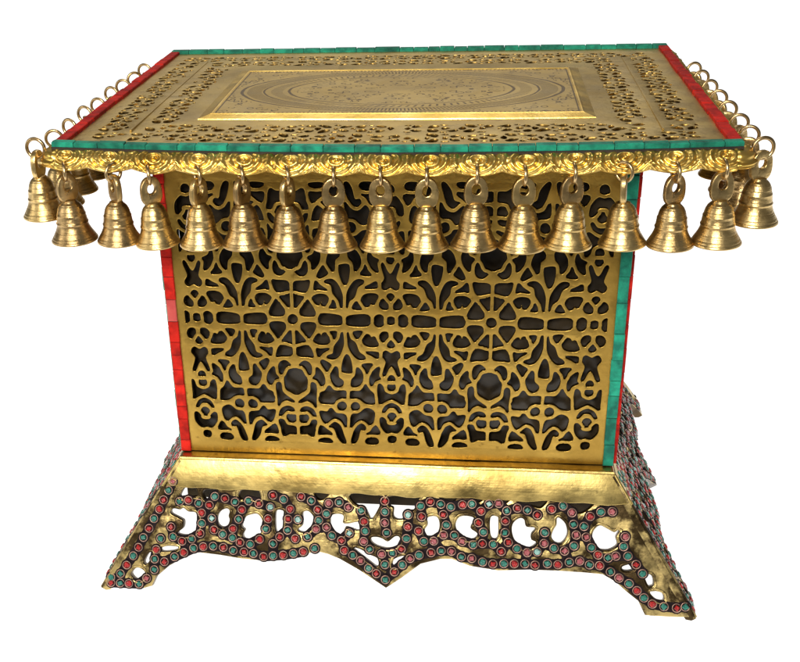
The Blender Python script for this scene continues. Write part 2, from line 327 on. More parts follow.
# pierced outlines of one quarter unit of the lattice, in mm: [symmetry, points]
FRET = [[13, [[4.4, -0.1], [3.0, 3.3], [-0.2, 4.8], [-3.3, 3.4], [-4.4, 0.1], [-3.0, -3.3], [0.2, -4.8], [3.3, -3.4]]], [0, [[9.4, 4.4], [21.2, 3.8], [22.9, 8.8], [16.8, 20.5], [13.9, 19.4], [8.4, 11.6]]], [0, [[1.9, 14.4], [4.8, 13.6], [12.3, 23.3], [6.5, 26.2], [2.0, 27.3], [1.6, 21]]], [4, [[28.1, -5.8], [47.0, -4.6], [49.7, -0.1], [48.9, 4.8], [41.5, 5.8], [27.7, 4.8]]], [4, [[57.1, -4.4], [75.7, -5.5], [75.5, 5.1], [56.9, 5.5], [54.4, 0.8]]], [12, [[91.6, -0.2], [90.1, 4.6], [86.6, 6.6], [83.2, 4.7], [81.8, 0.1], [83.3, -4.6], [86.8, -6.6], [90.2, -4.8]]], [14, [[102.5, -0.1], [101.3, 2.7], [98.5, 3.9], [95.6, 2.8], [94.5, 0.1], [95.7, -2.7], [98.5, -3.9], [101.4, -2.9]]], [0, [[23.6, 17.6], [26.6, 15.9], [28.4, 18.3], [31.0, 15.0], [34.7, 15.8], [37.1, 21.3], [34.3, 26.5], [26.2, 27.2], [20.4, 23.3]]], [0, [[37.0, 13.3], [43.9, 13.2], [41.1, 21.2], [39.0, 17.3]]], [0, [[50.1, 13.8], [50.9, 22.6], [48.9, 32.3], [44.9, 40.5], [39.7, 43.6], [33.8, 42.1], [34.6, 40.0], [39.9, 37.4], [41.6, 29.3], [47.0, 21.1], [48.6, 14.6]]], [0, [[55.2, 13.7], [57.3, 20.8], [62.3, 25.5], [65.7, 35.1], [70.8, 39.0], [71.5, 42.3], [66.3, 43.2], [61.2, 39.3], [56.3, 30.5], [54.6, 20.9]]], [0, [[23.0, 32.1], [26.7, 32.9], [35.6, 31.8], [28.8, 36.9], [24.9, 41.4], [23.3, 37.8]]], [0, [[2.3, 31.0], [14.3, 29.1], [19.0, 41.2], [13.7, 41.3], [3.4, 40.0]]], [0, [[61.1, 12.8], [69.8, 12.2], [65.3, 19.8], [62.4, 17.5]]], [0, [[72.7, 15.7], [76.3, 15.6], [78.5, 18.7], [82.1, 17.9], [85.6, 26.6], [79.8, 28.6], [72.5, 26.9], [69.7, 21.3]]], [0, [[87.2, 16.9], [90.2, 12.6], [95.2, 12.8], [95.2, 19.1], [92.2, 23.2], [88.6, 21.7]]], [10, [[102.0, 25.4], [100.9, 28.1], [98.5, 29.3], [96.0, 28.2], [95.0, 25.5], [96.0, 22.8], [98.5, 21.6], [101.0, 22.7]]], [0, [[73.1, 34.9], [85.5, 35.4], [84.7, 41.4], [79.6, 38.8]]], [0, [[53.4, 37.9], [56.7, 43.5], [58.3, 56.5], [55.6, 59.1], [49.6, 58.1], [47.9, 56.0], [49.7, 45.3]]], [0, [[27.0, 45.9], [30.0, 45.0], [37.2, 50.5], [33.3, 57.2], [31.1, 55.6], [27.6, 49.2]]], [0, [[69.1, 48.8], [79.4, 47.8], [76.4, 52.7], [74.1, 59.4], [72.0, 54.5]]], [0, [[42.1, 51.7], [43.8, 55.3], [44.3, 63.5], [48.6, 68.4], [47.7, 73.4], [43.2, 75.6], [38.8, 71.2], [36.1, 62.1], [38.6, 54.6]]], [0, [[63.9, 52.3], [68.2, 56.3], [69.6, 62.8], [67.2, 71.2], [61.1, 74.7], [57.4, 73.1], [58.3, 66.4], [62.2, 61.4]]], [0, [[4.8, 51.4], [9.8, 46.8], [14.9, 48.7], [16.9, 54.4], [15.9, 61.0], [13.6, 61.9], [10.9, 56.2], [8.0, 52.2]]], [1, [[0.0, 54.8], [7.1, 56.3], [11.7, 64.5], [11.1, 77.9], [5.2, 82.8], [0.0, 85.4]]], [0, [[22.2, 53.4], [27.9, 59.9], [29.9, 69.0], [26.7, 74.4], [23.1, 69.2], [18.0, 66.0], [21.2, 60.9]]], [0, [[86.0, 51.7], [85.9, 60.7], [87.3, 63.9], [81.4, 67.4], [78.3, 72.5], [76.9, 69.2], [77.8, 59.3]]], [2, [[98.5, 36.2], [92.8, 33.6], [89.8, 38.5], [93.4, 45.7], [89.6, 58.9], [91.8, 60.5], [95.6, 52.2], [98.5, 49.7]]], [10, [[101.9, 64.4], [100.8, 67.1], [98.4, 68.3], [96.0, 67.3], [95.1, 64.6], [96.1, 61.9], [98.5, 60.7], [100.9, 61.7]]], [10, [[102.2, 73.5], [101.1, 76.5], [98.4, 77.8], [95.8, 76.6], [94.8, 73.7], [95.9, 70.8], [98.5, 69.5], [101.1, 70.6]]], [0, [[16.2, 72.1], [20.7, 73.6], [20.0, 98.2], [16.8, 94.9], [10.9, 92.0], [3.9, 94.4], [3.2, 92.8], [11.1, 86.6], [15.1, 81.4]]], [0, [[4.4, 101.3], [9.8, 99.4], [16.5, 102.6], [19.3, 110.2], [17.0, 110.3], [13.3, 106.1], [8.8, 104.5], [3.4, 105.6]]], [8, [[11.4, 112.7], [9.8, 116.6], [6.4, 118.3], [3.1, 116.8], [1.8, 113.1], [3.4, 109.2], [6.8, 107.5], [10.1, 109.0]]], [0, [[2.6, 123.8], [11.9, 121.7], [15.2, 115.5], [19.8, 115.4], [19.0, 124.1], [16.0, 134.7], [9.9, 132.3], [2.2, 131.7]]], [0, [[34.2, 74.4], [39.3, 79.8], [51.3, 80.2], [51.1, 87.8], [46.5, 88.0], [40.4, 91.6], [38.0, 95.0], [32.0, 95.2], [23.7, 93.8], [24.5, 83.6], [30.2, 80.1]]], [0, [[72.4, 71.2], [76.0, 77.8], [80.4, 82.7], [81.0, 93.1], [72.7, 93.4], [66.8, 89.0], [62.3, 87.5], [55.6, 87.2], [56.2, 80.1], [65.5, 79.5], [69.8, 75.5]]], [8, [[51.0, 97.1], [49.6, 100.6], [46.6, 102.1], [43.6, 100.8], [42.5, 97.4], [43.8, 94.0], [46.9, 92.5], [49.8, 93.8]]], [8, [[65.1, 97.2], [63.8, 100.6], [60.8, 102.1], [57.9, 100.8], [56.7, 97.5], [58.0, 94.1], [61.0, 92.6], [64.0, 93.9]]], [0, [[35.6, 100.2], [40.7, 106.0], [50.5, 108.3], [50.6, 122.1], [45.8, 114.4], [38.3, 112.1], [31.2, 118.4], [26.7, 115.1], [24.0, 106.6], [24.8, 104.0], [31.7, 104.6]]], [0, [[72.6, 99.8], [80.0, 104.7], [76.8, 118.5], [70.8, 114.4], [64.8, 113.8], [60.2, 116.5], [55.5, 121.9], [57.3, 108.0], [65.0, 105.2]]], [0, [[38.1, 116.4], [44.1, 120.6], [47.6, 131.7], [49.7, 140.4], [46.6, 140.9], [41.4, 133.7], [38.6, 124.2], [32.9, 121.8], [34.2, 118.3]]], [0, [[67.0, 117.1], [71.0, 121.3], [69.9, 124.8], [65.3, 125.0], [62.8, 134.7], [59.6, 140.9], [55.8, 140.2], [58.3, 129.6], [62.4, 120.8]]], [0, [[24.2, 121.3], [35.4, 130.4], [30.7, 132.0], [21.5, 131.0]]], [0, [[81.3, 119.2], [85.7, 128.6], [72.1, 129.9], [76.7, 126.3]]], [0, [[21.2, 139.8], [26.0, 136.1], [31.4, 135.8], [35.8, 140.1], [30.4, 141.2]]], [0, [[70.4, 137.9], [75.0, 133.3], [81.1, 134.0], [84.1, 137.3], [81.8, 140.9], [73.4, 141.2]]], [2, [[98.5, 92.7], [92.9, 94.9], [89.1, 101.8], [90.6, 103.0], [94.4, 98.2], [98.5, 97.3]]], [10, [[102.7, 108.2], [101.4, 111.6], [98.4, 113.1], [95.5, 111.8], [94.3, 108.5], [95.5, 105.1], [98.5, 103.6], [101.5, 104.9]]], [2, [[98.5, 118.6], [93.4, 117.1], [90.5, 110.3], [86.7, 110.4], [87.4, 119.9], [93.3, 127.4], [98.5, 127.3]]], [2, [[98.5, 87.4], [92.2, 90.4], [86.6, 93.2], [84.2, 87.6], [85.2, 71.4], [89.2, 72.9], [91.4, 79.4], [98.5, 82.6]]], [10, [[102.4, 134.5], [101.2, 137.8], [98.4, 139.2], [95.6, 138.0], [94.6, 134.8], [95.8, 131.6], [98.6, 130.2], [101.4, 131.4]]]]
# apron: pierced outlines, stones (x, height, colour), lower contour, in mm
HOLES, STONES, CONTOUR = [[[[-225.8, 95.7], [-220.5, 104.1], [-210.6, 104.4], [-206.5, 97.4], [-212.7, 96.2], [-221.4, 94.3]], [[-199.6, 102.1], [-184.8, 102.0], [-194.0, 94.5], [-199.0, 94.7]], [[-216.7, 80.4], [-209.0, 79.7], [-205.6, 73.0], [-205.5, 66.2], [-209.7, 60.1], [-218.5, 57.8], [-226.2, 58.5], [-227.3, 60.0], [-221.9, 64.5], [-221.4, 71.4], [-225.4, 74.2], [-235.4, 78.7], [-233.3, 82.7], [-225.6, 82.0], [-222.3, 83.7]], [[-181.7, 81.7], [-175.3, 84.9], [-172.0, 83.1], [-173.0, 78.2], [-171.8, 74.3], [-173.9, 69.4], [-179.3, 67.2], [-183.7, 69.9], [-184.9, 75.7]], [[-161.5, 100.0], [-156.2, 105.0], [-143.2, 106.1], [-138.7, 98.9], [-140.8, 95.3], [-151.7, 98.0], [-159.2, 95.2]], [[-153.4, 77.9], [-148.0, 80.1], [-141.6, 80.9], [-137.2, 76.6], [-135.5, 69.9], [-140.0, 60.0], [-147.5, 56.2], [-154.0, 56.5], [-156.3, 60.3], [-154.2, 65.3], [-157.5, 68.1], [-156.5, 73.0]], [[-121.2, 84.0], [-114.3, 85.2], [-113.8, 81.4], [-114.8, 68.8], [-117.5, 64.8], [-120.8, 66.6]], [[-92.2, 84.2], [-86.9, 85.7], [-81.5, 80.7], [-81.3, 75.9], [-85.4, 68.0], [-91.8, 65.8], [-97.2, 67.6], [-92.6, 71.6], [-92.1, 77.4]], [[-245.8, 43.5], [-238.1, 45.8], [-227.0, 45.1], [-233.6, 42.1], [-244.6, 41.0]], [[-264.4, 29.4], [-260.1, 37.4], [-256.3, 38.6], [-257.3, 33.6], [-262.1, 27.5]], [[-278.6, 16.9], [-272.0, 23.1], [-264.2, 19.5], [-265.8, 13.5], [-271.8, 11.3]], [[-62.3, 81.5], [-56.0, 84.2], [-49.6, 82.9], [-50.1, 76.2], [-44.2, 75.4], [-33.6, 77.4], [-30.4, 74.1], [-33.5, 70.1], [-40.9, 71.7], [-47.3, 72.4], [-49.2, 65.6], [-54.4, 60.6], [-58.7, 64.3], [-62.1, 70.9]], [[-41.7, 103.9], [-11.2, 103.5], [-11.0, 96.8], [-14.0, 90.0], [-19.4, 81.8], [-22.2, 84.9], [-26.6, 91.5], [-37.3, 95.3]], [[-0.7, 102.9], [26.4, 104.9], [28.6, 101.1], [25.6, 95.3], [23.6, 91.4], [18.4, 91.2], [14.3, 88.2], [14.0, 83.5], [8.2, 82.3], [4.0, 85.0], [3.8, 92.6], [-0.5, 95.3]], [[-19.0, 63.0], [-13.3, 63.7], [-8.0, 62.5], [-1.7, 59.9], [5.5, 65.0], [9.7, 64.6], [9.9, 59.4], [4.7, 55.4], [-3.6, 54.1], [-13.1, 56.0], [-18.5, 59.2]], [[-37.3, 52.1], [-30.9, 51.4], [-21.3, 46.7], [-12.8, 43.2], [-12.6, 36.1], [-22.2, 41.8], [-30.8, 47.2]], [[5.0, 43.0], [14.4, 46.8], [15.9, 43.9], [5.2, 36.1]], [[39.4, 84.4], [47.7, 85.7], [50.9, 80.1], [50.1, 72.5], [46.1, 67.6], [38.8, 67.3], [36.6, 72.9], [39.6, 77.8]], [[-79.9, 104.5], [-65.0, 105.0], [-70.6, 99.0], [-76.1, 98.2]], [[71.4, 85.7], [78.6, 87.5], [86.9, 85.3], [83.0, 76.7], [90.3, 71.3], [86.3, 66.4], [77.1, 67.0], [70.8, 72.4], [68.5, 78.9]], [[104.2, 87.0], [110.3, 88.1], [111.4, 84.4], [111.4, 70.3], [107.8, 67.3], [104.6, 71.9]], [[127.8, 83.2], [133.8, 87.5], [137.9, 86.0], [140.1, 79.9], [149.2, 78.9], [145.3, 73.5], [145.5, 67.9], [150.6, 65.3], [143.7, 60.3], [136.5, 60.9], [129.3, 67.2], [126.3, 76.5]], [[172.1, 89.6], [179.3, 84.3], [181.6, 75.0], [176.8, 66.9], [170.8, 66.7], [166.6, 71.6], [168.4, 78.2], [171.3, 83.0]], [[132.2, 106.8], [159.5, 106.9], [154.7, 99.2], [147.6, 99.9], [133.4, 101.6]], [[179.6, 106.7], [207.2, 107.7], [201.9, 99.1], [193.0, 95.1], [185.9, 100.4]], [[86.3, 107.0], [96.9, 107.4], [91.5, 101.9]], [[110.8, 107.9], [122.6, 107.4], [118.1, 101.6]], [[52.3, 104.9], [66.8, 104.8], [63.8, 100.9], [55.5, 100.6]], [[207.4, 70.4], [208.4, 78.3], [214.2, 83.7], [221.5, 81.1], [228.8, 78.0], [233.6, 80.4], [230.2, 73.6], [231.6, 66.9], [223.3, 62.0], [213.7, 62.7], [208.7, 67.0]], [[213.6, 105.5], [220.7, 109.6], [224.9, 103.0], [218.5, 101.9]], [[238.2, 46.5], [248.9, 49.6], [247.9, 44.6], [240.7, 43.4]], [[260.4, 40.7], [267.1, 39.2], [268.8, 31.4], [265.1, 30.1], [261.3, 36.7]], [[266.4, 24.6], [277.2, 24.0], [279.3, 17.3], [272.6, 18.1]]], [[-233.8, 110.1, 2], [-238.5, 101.1, 1], [-243.8, 91.5, 0], [-248.1, 82.1, 0], [-253.9, 72.7, 1], [-259.2, 63.0, 0], [-265.3, 53.7, 1], [-270.6, 43.9, 0], [-276.3, 35.2, 1], [-283.5, 25.8, 0], [-290.2, 17.0, 1], [-307.6, 13.0, 1], [-300.6, 7.2, 0], [-290.4, 4.3, 1], [-280.6, 3.6, 0], [-269.3, 6.1, 1], [-261.0, 13.7, 2], [-252.7, 22.6, 1], [-241.6, 30.9, 0], [-230.6, 36.3, 1], [-220.3, 40.9, 0], [-209.7, 45.6, 1], [-199.2, 47.5, 0], [-188.3, 48.5, 1], [-177.3, 47.6, 0], [-166.4, 45.1, 1], [-252.4, 33.0, 1], [-250.9, 42.5, 0], [-246.2, 53.5, 1], [-234.9, 65.4, 0], [-232.5, 55.7, 1], [-222.5, 51.8, 0], [-212.0, 54.4, 1], [-202.9, 60.2, 0], [-201.4, 70.2, 1], [-201.6, 80.2, 0], [-205.1, 89.6, 1], [-216.3, 92.1, 0], [-226.0, 90.6, 1], [-193.2, 88.3, 0], [-187.5, 96.9, 1], [-176.4, 95.3, 0], [-165.4, 92.4, 1], [-190.3, 75.5, 3], [-187.7, 64.3, 0], [-178.2, 60.4, 1], [-167.5, 57.5, 1], [-167.3, 66.3, 0], [-161.2, 75.7, 1], [-157.9, 85.3, 0], [-150.9, 93.8, 1], [-139.6, 91.7, 0], [-127.3, 88.8, 3], [-129.4, 77.3, 0], [-131.6, 67.5, 1], [-138.2, 57.2, 0], [-148.1, 52.1, 1], [-159.2, 53.2, 0], [-154.8, 44.2, 0], [-144.6, 43.1, 1], [-133.5, 40.5, 0], [-123.2, 41.9, 1], [-112.3, 43.0, 0], [-101.6, 45.0, 1], [-91.1, 47.1, 0], [-78.8, 50.8, 1], [-124.7, 100.3, 0], [-113.1, 96.7, 1], [-106.0, 87.5, 0], [-107.9, 78.0, 0], [-97.4, 78.0, 3], [-108.3, 67.1, 1], [-116.5, 60.4, 0], [-123.5, 53.5, 1], [-99.8, 59.3, 0], [-86.8, 61.8, 1], [-78.0, 69.7, 2], [-94.5, 99.9, 0], [-83.5, 96.4, 1], [-76.3, 88.0, 0], [-75.2, 77.9, 1], [-64.8, 94.6, 2], [-54.0, 96.2, 1], [-44.1, 91.8, 2], [-67.1, 84.7, 1], [-66.8, 71.7, 2], [-60.8, 63.8, 1], [-50.6, 59.4, 0], [-42.5, 67.1, 3], [-30.6, 89.0, 1], [-27.4, 78.8, 0], [-25.9, 69.7, 1], [-27.1, 59.6, 2], [-20.8, 52.4, 1], [-7.9, 48.4, 2], [3.2, 49.6, 1], [12.3, 53.8, 0], [17.5, 64.3, 1], [18.8, 75.6, 0], [30.0, 71.9, 0], [18.8, 86.9, 3], [32.9, 85.7, 0], [31.4, 95.7, 1], [41.3, 99.9, 0], [52.3, 98.2, 1], [62.7, 96.0, 1], [55.2, 88.5, 0], [58.4, 78.7, 1], [55.8, 69.3, 2], [67.1, 69.4, 1], [-6.0, 99.1, 0], [-5.5, 88.8, 1], [-5.5, 78.5, 2], [-3.2, 68.8, 1], [-47.4, 50.3, 0], [-38.4, 46.1, 1], [-30.0, 41.1, 2], [-21.4, 34.2, 1], [-13.1, 29.4, 0], [-4.3, 38.4, 1], [-3.5, 24.1, 1], [5.7, 31.9, 0], [13.9, 39.0, 1], [21.7, 45.3, 2], [31.2, 49.1, 1], [43.4, 51.9, 0], [53.9, 54.2, 1], [64.6, 54.1, 2], [35.8, 62.4, 1], [46.0, 63.0, 2], [74.6, 98.5, 0], [84.4, 99.4, 1], [93.8, 93.2, 0], [101.8, 100.1, 3], [111.8, 101.2, 2], [91.5, 82.3, 0], [96.8, 73.6, 1], [96.1, 62.8, 0], [86.5, 61.3, 1], [75.3, 63.9, 2], [107.2, 62.5, 1], [115.5, 56.1, 0], [120.1, 94.5, 1], [130.8, 97.4, 0], [141.0, 95.9, 1], [151.1, 91.8, 0], [119.0, 84.9, 0], [118.9, 74.1, 1], [122.4, 64.9, 0], [131.5, 59.4, 1], [142.0, 56.1, 2], [151.9, 57.3, 3], [158.7, 65.4, 2], [159.2, 75.6, 1], [168.9, 61.4, 1], [179.5, 59.2, 2], [188.9, 64.4, 1], [190.8, 74.6, 2], [187.9, 84.6, 1], [186.0, 95.2, 2], [176.8, 101.2, 1], [165.4, 97.8, 0], [198.4, 83.0, 1], [204.3, 92.5, 0], [200.9, 73.2, 2], [206.4, 63.5, 1], [213.2, 56.9, 0], [74.9, 49.3, 1], [85.6, 48.2, 2], [96.8, 45.3, 1], [107.3, 44.0, 0], [118.5, 44.7, 1], [129.1, 45.0, 0], [139.8, 45.6, 1], [150.2, 44.8, 0], [162.7, 46.6, 1], [173.2, 46.2, 0], [184.6, 48.9, 1], [195.0, 50.5, 2], [204.9, 47.4, 1], [215.1, 47.1, 0], [214.8, 97.0, 1], [226.1, 97.7, 2], [239.5, 75.1, 2], [238.3, 65.8, 1], [242.9, 57.2, 1], [230.9, 56.7, 2], [223.3, 54.6, 1], [251.3, 49.7, 0], [257.8, 41.5, 1], [225.9, 41.9, 1], [234.7, 36.4, 2], [244.7, 31.7, 1], [252.8, 25.5, 0], [259.9, 19.1, 1], [268.4, 13.7, 0], [279.9, 12.0, 1], [292.3, 11.2, 0], [300.8, 12.8, 1]], [[-314.1, -0.6], [-268.2, -4.4], [-256.2, 7.1], [-251.8, 13.2], [-237.7, 24.6], [-222.4, 33.1], [-214.8, 37.9], [-202.7, 39.4], [-180.8, 37.9], [-159.0, 35.5], [-137.3, 34.5], [-115.8, 36.8], [-94.4, 42.2], [-75.3, 45.8], [-64.6, 43.8], [-51.8, 39.6], [-30.4, 29.5], [-2.6, 13.9], [11.8, 23.7], [32.3, 38.5], [52.9, 44.1], [65.3, 44.7], [84.0, 38.8], [112.8, 35.8], [145.3, 38.0], [175.6, 38.2], [199.8, 37.8], [218.8, 36.9], [231.9, 30.5], [244.1, 21.2], [256.0, 13.0], [262.6, 2.6], [267.2, -1.8], [292.3, -2.6], [311.8, -0.1]]]

# ---- pierced body panels
def quadrant():
    out = []
    for m, pts in FRET:
        p = [list(q) for q in pts]; c = m & 8
        if not c and m == 2:
            for q in p:
                if q[0] > 95.9: q[0] = 98.5
        if not c and m in (1, 2):
            ax = 0 if m == 1 else 98.5
            p = p + [[2 * ax - q[0], q[1]] for q in reversed(p) if abs(q[0] - ax) > .3]
        out.append((m, p))
    return out
Q = quadrant()
def fret_holes(half):
    res = []; seen = set()
    for cx, sg in ((-98.5, 1), (98.5, -1), (-98.5, -1), (98.5, 1), (-295.5, 1), (295.5, -1)):      # rosette axes; sg = which way 'a' runs
        for vz in (1, -1):
            for m, p in Q:
                if m & 4 and vz < 0: continue
                P = [(cx + sg * a, -vz * b) for a, b in p]
                mx, my = sum(q[0] for q in P) / len(P), sum(q[1] for q in P) / len(P)
                if any(math.hypot(mx - a_, my - b_) < 2.6 for a_, b_ in seen): continue
                P = [(max(-half + 1.7, min(half - 1.7, x)), y) for x, y in P]
                if max(q[0] for q in P) - min(q[0] for q in P) < 3.2: continue
                mx = sum(q[0] for q in P) / len(P)
                seen.add((mx, my))
                jx, jy = random.uniform(-.2, .2), random.uniform(-.2, .2); js = random.uniform(.965, 1.03)
                P = [(mx + (x - mx) * js + jx + random.gauss(0, .08), my + (y - my) * js + jy + random.gauss(0, .08)) for x, y in P]
                res.append(swell(smooth_loop([(x / 1000, y / 1000) for x, y in P], 4), .0014))
    return keep_ribs(res, .0020)
ZC = .2925
BX, BY, Z0, Z1 = .2258, .1613, .1365, .4705
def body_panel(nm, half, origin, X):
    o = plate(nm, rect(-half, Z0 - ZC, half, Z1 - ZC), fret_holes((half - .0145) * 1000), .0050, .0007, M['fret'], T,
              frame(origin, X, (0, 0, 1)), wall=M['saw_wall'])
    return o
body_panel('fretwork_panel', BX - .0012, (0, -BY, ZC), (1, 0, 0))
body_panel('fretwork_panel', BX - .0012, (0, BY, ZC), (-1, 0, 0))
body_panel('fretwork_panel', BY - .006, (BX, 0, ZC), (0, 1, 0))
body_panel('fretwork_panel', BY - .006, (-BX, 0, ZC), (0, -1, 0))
def boxmesh(name, boxes, mat, parent, bevel=0):
    bm = bmesh.new()
    for (x0, y0, z0, x1, y1, z1) in boxes:
        r = bmesh.ops.create_cube(bm, size=1)
        for v in r['verts']:
            v.co = ((x0 + x1) / 2 + v.co.x * (x1 - x0), (y0 + y1) / 2 + v.co.y * (y1 - y0), (z0 + z1) / 2 + v.co.z * (z1 - z0))
    if bevel: bmesh.ops.bevel(bm, geom=bm.edges[:], offset=bevel, segments=2, affect='EDGES', profile=.6)
    me = bpy.data.meshes.new(name); bm.to_mesh(me); bm.free()
    return link(name, me, mat, parent)
g = .015
boxmesh('dark_backing', [(-BX + g, -BY + g, .1375, BX - g, BY - g, .4695)], M['hollow_shade'], T)  # added dark box that gives the hollow body its shaded interior
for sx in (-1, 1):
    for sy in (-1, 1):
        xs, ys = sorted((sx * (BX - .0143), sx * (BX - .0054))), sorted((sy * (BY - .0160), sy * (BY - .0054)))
        boxmesh('gap_blocker', [(xs[0], ys[0], .1372, xs[1], ys[1], .4695)], M['hollow_shade'], T)  # added blocker, stops the bright floor showing through the corner gap

# ---- tile strips
def tile_strip(name, label, p0, along, length, across, width, up, height, mat, pitch, extra=(), pmat=None):
    """a row of cut tiles: base of dark mortar, each tile chamfered and a little uneven"""
    A, B, U = Vector(along), Vector(across), Vector(up); P0 = Vector(p0)
    V, F, mi, var = [], [], [], []
    def block(a0, a1, b0, b1, h0, h1, ch, mid, vr):
        i = len(V)
        for (h, k) in ((h0, 0), (h1 - ch, 0), (h1, ch)):
            for a, bb in ((a0 + k, b0 + k), (a1 - k, b0 + k), (a1 - k, b1 - k), (a0 + k, b1 - k)):
                V.append(P0 + A * a + B * bb + U * h)
        fs = [(i + 3, i + 2, i + 1, i)]
        for q in (0, 4):
            for k in range(4): fs.append((i + q + k, i + q + (k + 1) % 4, i + q + 4 + (k + 1) % 4, i + q + 4 + k))
        fs.append((i + 8, i + 9, i + 10, i + 11))
        for f in fs: F.append(f); mi.append(mid); var.append(vr)
    a = 0.0; k = 0
    while a < length - .002:
        L = pitch * random.uniform(.6, 1.35)
        if a + L > length - pitch * .5: L = length - a
        block(a - .0002, a + L + .0002, .0006, width - .0006, -.0004, height * .6, .0003, 1, .5)
        if height > .0042: block(a, a + L, -.0010, width + .0008, -.0012, .0012, .0002, 1, .5)
        block(a + .00025, a + L - .00025, random.uniform(-.0006, .0003), width + random.uniform(-.0004, .0005), .0002, height + random.uniform(-.0005, .0004), .0006,
              2 if any(a <= q < a + L for q in extra) else 0, random.random())
        a += L; k += 1
    me = bpy.data.meshes.new(name); me.from_pydata(V, [], F); me.update()
    me.polygons.foreach_set('material_index', mi)
    at = me.attributes.new('var', 'FLOAT', 'FACE'); at.data.foreach_set('value', var)
    bm = bmesh.new(); bm.from_mesh(me); bmesh.ops.recalc_face_normals(bm, faces=bm.faces); bm.to_mesh(me); bm.free()
    o = link(name, me, [mat, M['mortar'], pmat or mat], T); o['label'] = label
    return o
ph = Z1 - .004 - .1362
tile_strip('tile_strip', 'red tile strip down the front left corner of the body', (-BX - .0010, -BY, .1362), (0, 0, 1), ph, (1, 0, 0), .0102, (0, -1, 0), .0028, M['red'], .021, (.161,), M['pinktile'])
tile_strip('tile_strip', 'green tile strip down the front right corner of the body', (BX - .0095, -BY, .1362), (0, 0, 1), ph, (1, 0, 0), .0100, (0, -1, 0), .0028, M['green'], .024)
tile_strip('tile_strip', 'thin red tile strip on the right face of the body', (BX, -BY + .003, .1362), (0, 0, 1), ph, (0, 1, 0), .010, (1, 0, 0), .0042, M['red'], .022)
tile_strip('tile_strip', 'thin green tile strip on the left face of the body', (-BX, -BY + .002, .1362), (0, 0, 1), ph, (0, 1, 0), .010, (-1, 0, 0), .0032, M['green'], .022)
tile_strip('tile_strip', 'green tile strip on the hidden back corner', (BX, BY - .012, .1362), (0, 0, 1), ph, (0, 1, 0), .010, (1, 0, 0), .003, M['green'], .022)
tile_strip('tile_strip', 'red tile strip on the hidden back corner', (-BX, BY - .012, .1362), (0, 0, 1), ph, (0, 1, 0), .010, (-1, 0, 0), .003, M['red'], .022)

# ---- tabletop
TX, TY, ZP = .300, .2222, .4848
def ring_rects():
    holes = []
    def blob(cx, cy, rx, ry, rot, kind):
        n = 7 if kind else 8; P = []
        for i in range(n):
            a = 2 * math.pi * i / n
            k = random.uniform(.72, 1.18)
            if kind == 1: k *= 1.0 - .38 * math.cos(a)          # teardrop
            x, y = rx * math.cos(a) * k, ry * math.sin(a) * k
            P.append((cx + x * math.cos(rot) - y * math.sin(rot), cy + x * math.sin(rot) + y * math.cos(rot)))
        return smooth_loop(P, 3)
    def fill(x0, y0, x1, y1):
        """leafy piercing along one ribbon: pairs of leaves either side of a stem, with dots between"""
        horiz = (x1 - x0) > (y1 - y0); L = (x1 - x0) if horiz else (y1 - y0); w = (y1 - y0) if horiz else (x1 - x0)
        n = max(1, round(L / .0335)); c = L / n
        for i in range(n):
            m = 1 if i % 2 else -1
            items = [(.24, .27, .0076, .0052, .6 * m, 1), (.24, .76, .0074, .0052, -.6 * m, 1), (.53, .50, .0040, .0046, 0, 0), (.78, .25, .0068, .0044, -.5 * m, 1), (.78, .77, .0068, .0044, .5 * m, 1), (.02, .5, .0036, .0058, 0, 0), (.51, .10, .0044, .0026, 0, 0), (.51, .91, .0044, .0026, 0, 0)]
            for (u, v, rx, ry, rot, kd) in items:
                if random.random() < .07: continue
                a = (i + u + random.uniform(-.03, .03)) * c; bb = (v + random.uniform(-.03, .03)) * w
                if a < .003 or a > L - .003: continue
                if horiz: holes.append(blob(x0 + a, y0 + bb, rx, ry, rot, kd))
                else: holes.append(blob(x0 + bb, y0 + a, ry * 1.0, rx, -rot, kd))
    for (ax0, ax1, fy0, fy1, by0, by1) in ((.2065, .2345, -.1655, -.1385, .115, .142), (.2495, .2765, -.1945, -.1695, .146, .172)):
        X = ax1; 
        fill(-X + .002, fy0, X - .002, fy1)
        fill(-X + .002, by0 + .018, X - .002, by1 + .018)
        fill(-ax1, fy1 + .003, -ax0, by0 + .015); fill(ax0, fy1 + .003, ax1, by0 + .015)
    return keep_ribs(holes, .0016)
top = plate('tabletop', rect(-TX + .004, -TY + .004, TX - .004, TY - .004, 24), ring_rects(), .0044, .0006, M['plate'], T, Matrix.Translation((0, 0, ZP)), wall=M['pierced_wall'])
sag_mesh(top)
V = []; F = []
nx, ny = 30, 20
for j in range(ny + 1):
    for i in range(nx + 1):
        x = -TX + .006 + i * (2 * TX - .012) / nx; y = -TY + .006 + j * (2 * TY - .012) / ny
        V.append((x, y, ZP - .013 + sag(x, y)))
for j in range(ny):
    for i in range(nx): q = j * (nx + 1) + i; F.append((q, q + 1, q + nx + 2, q + nx + 1))
us = mesh('underside_shade', V, F, M['hollow_shade'], T)  # dark sheet added as the shaded cavity below the piercings
# thin engraved groove lines are cut between the two pierced ribbons: a narrow raised fillet either side
for (xa, ya, yb) in ((.2425, -.1665, .1605),):
    for sx in (-1, 1): boxmesh('fillet', [(sx * xa - .0008, ya, -.001, sx * xa + .0008, yb, .0007)], M['plate'], top)

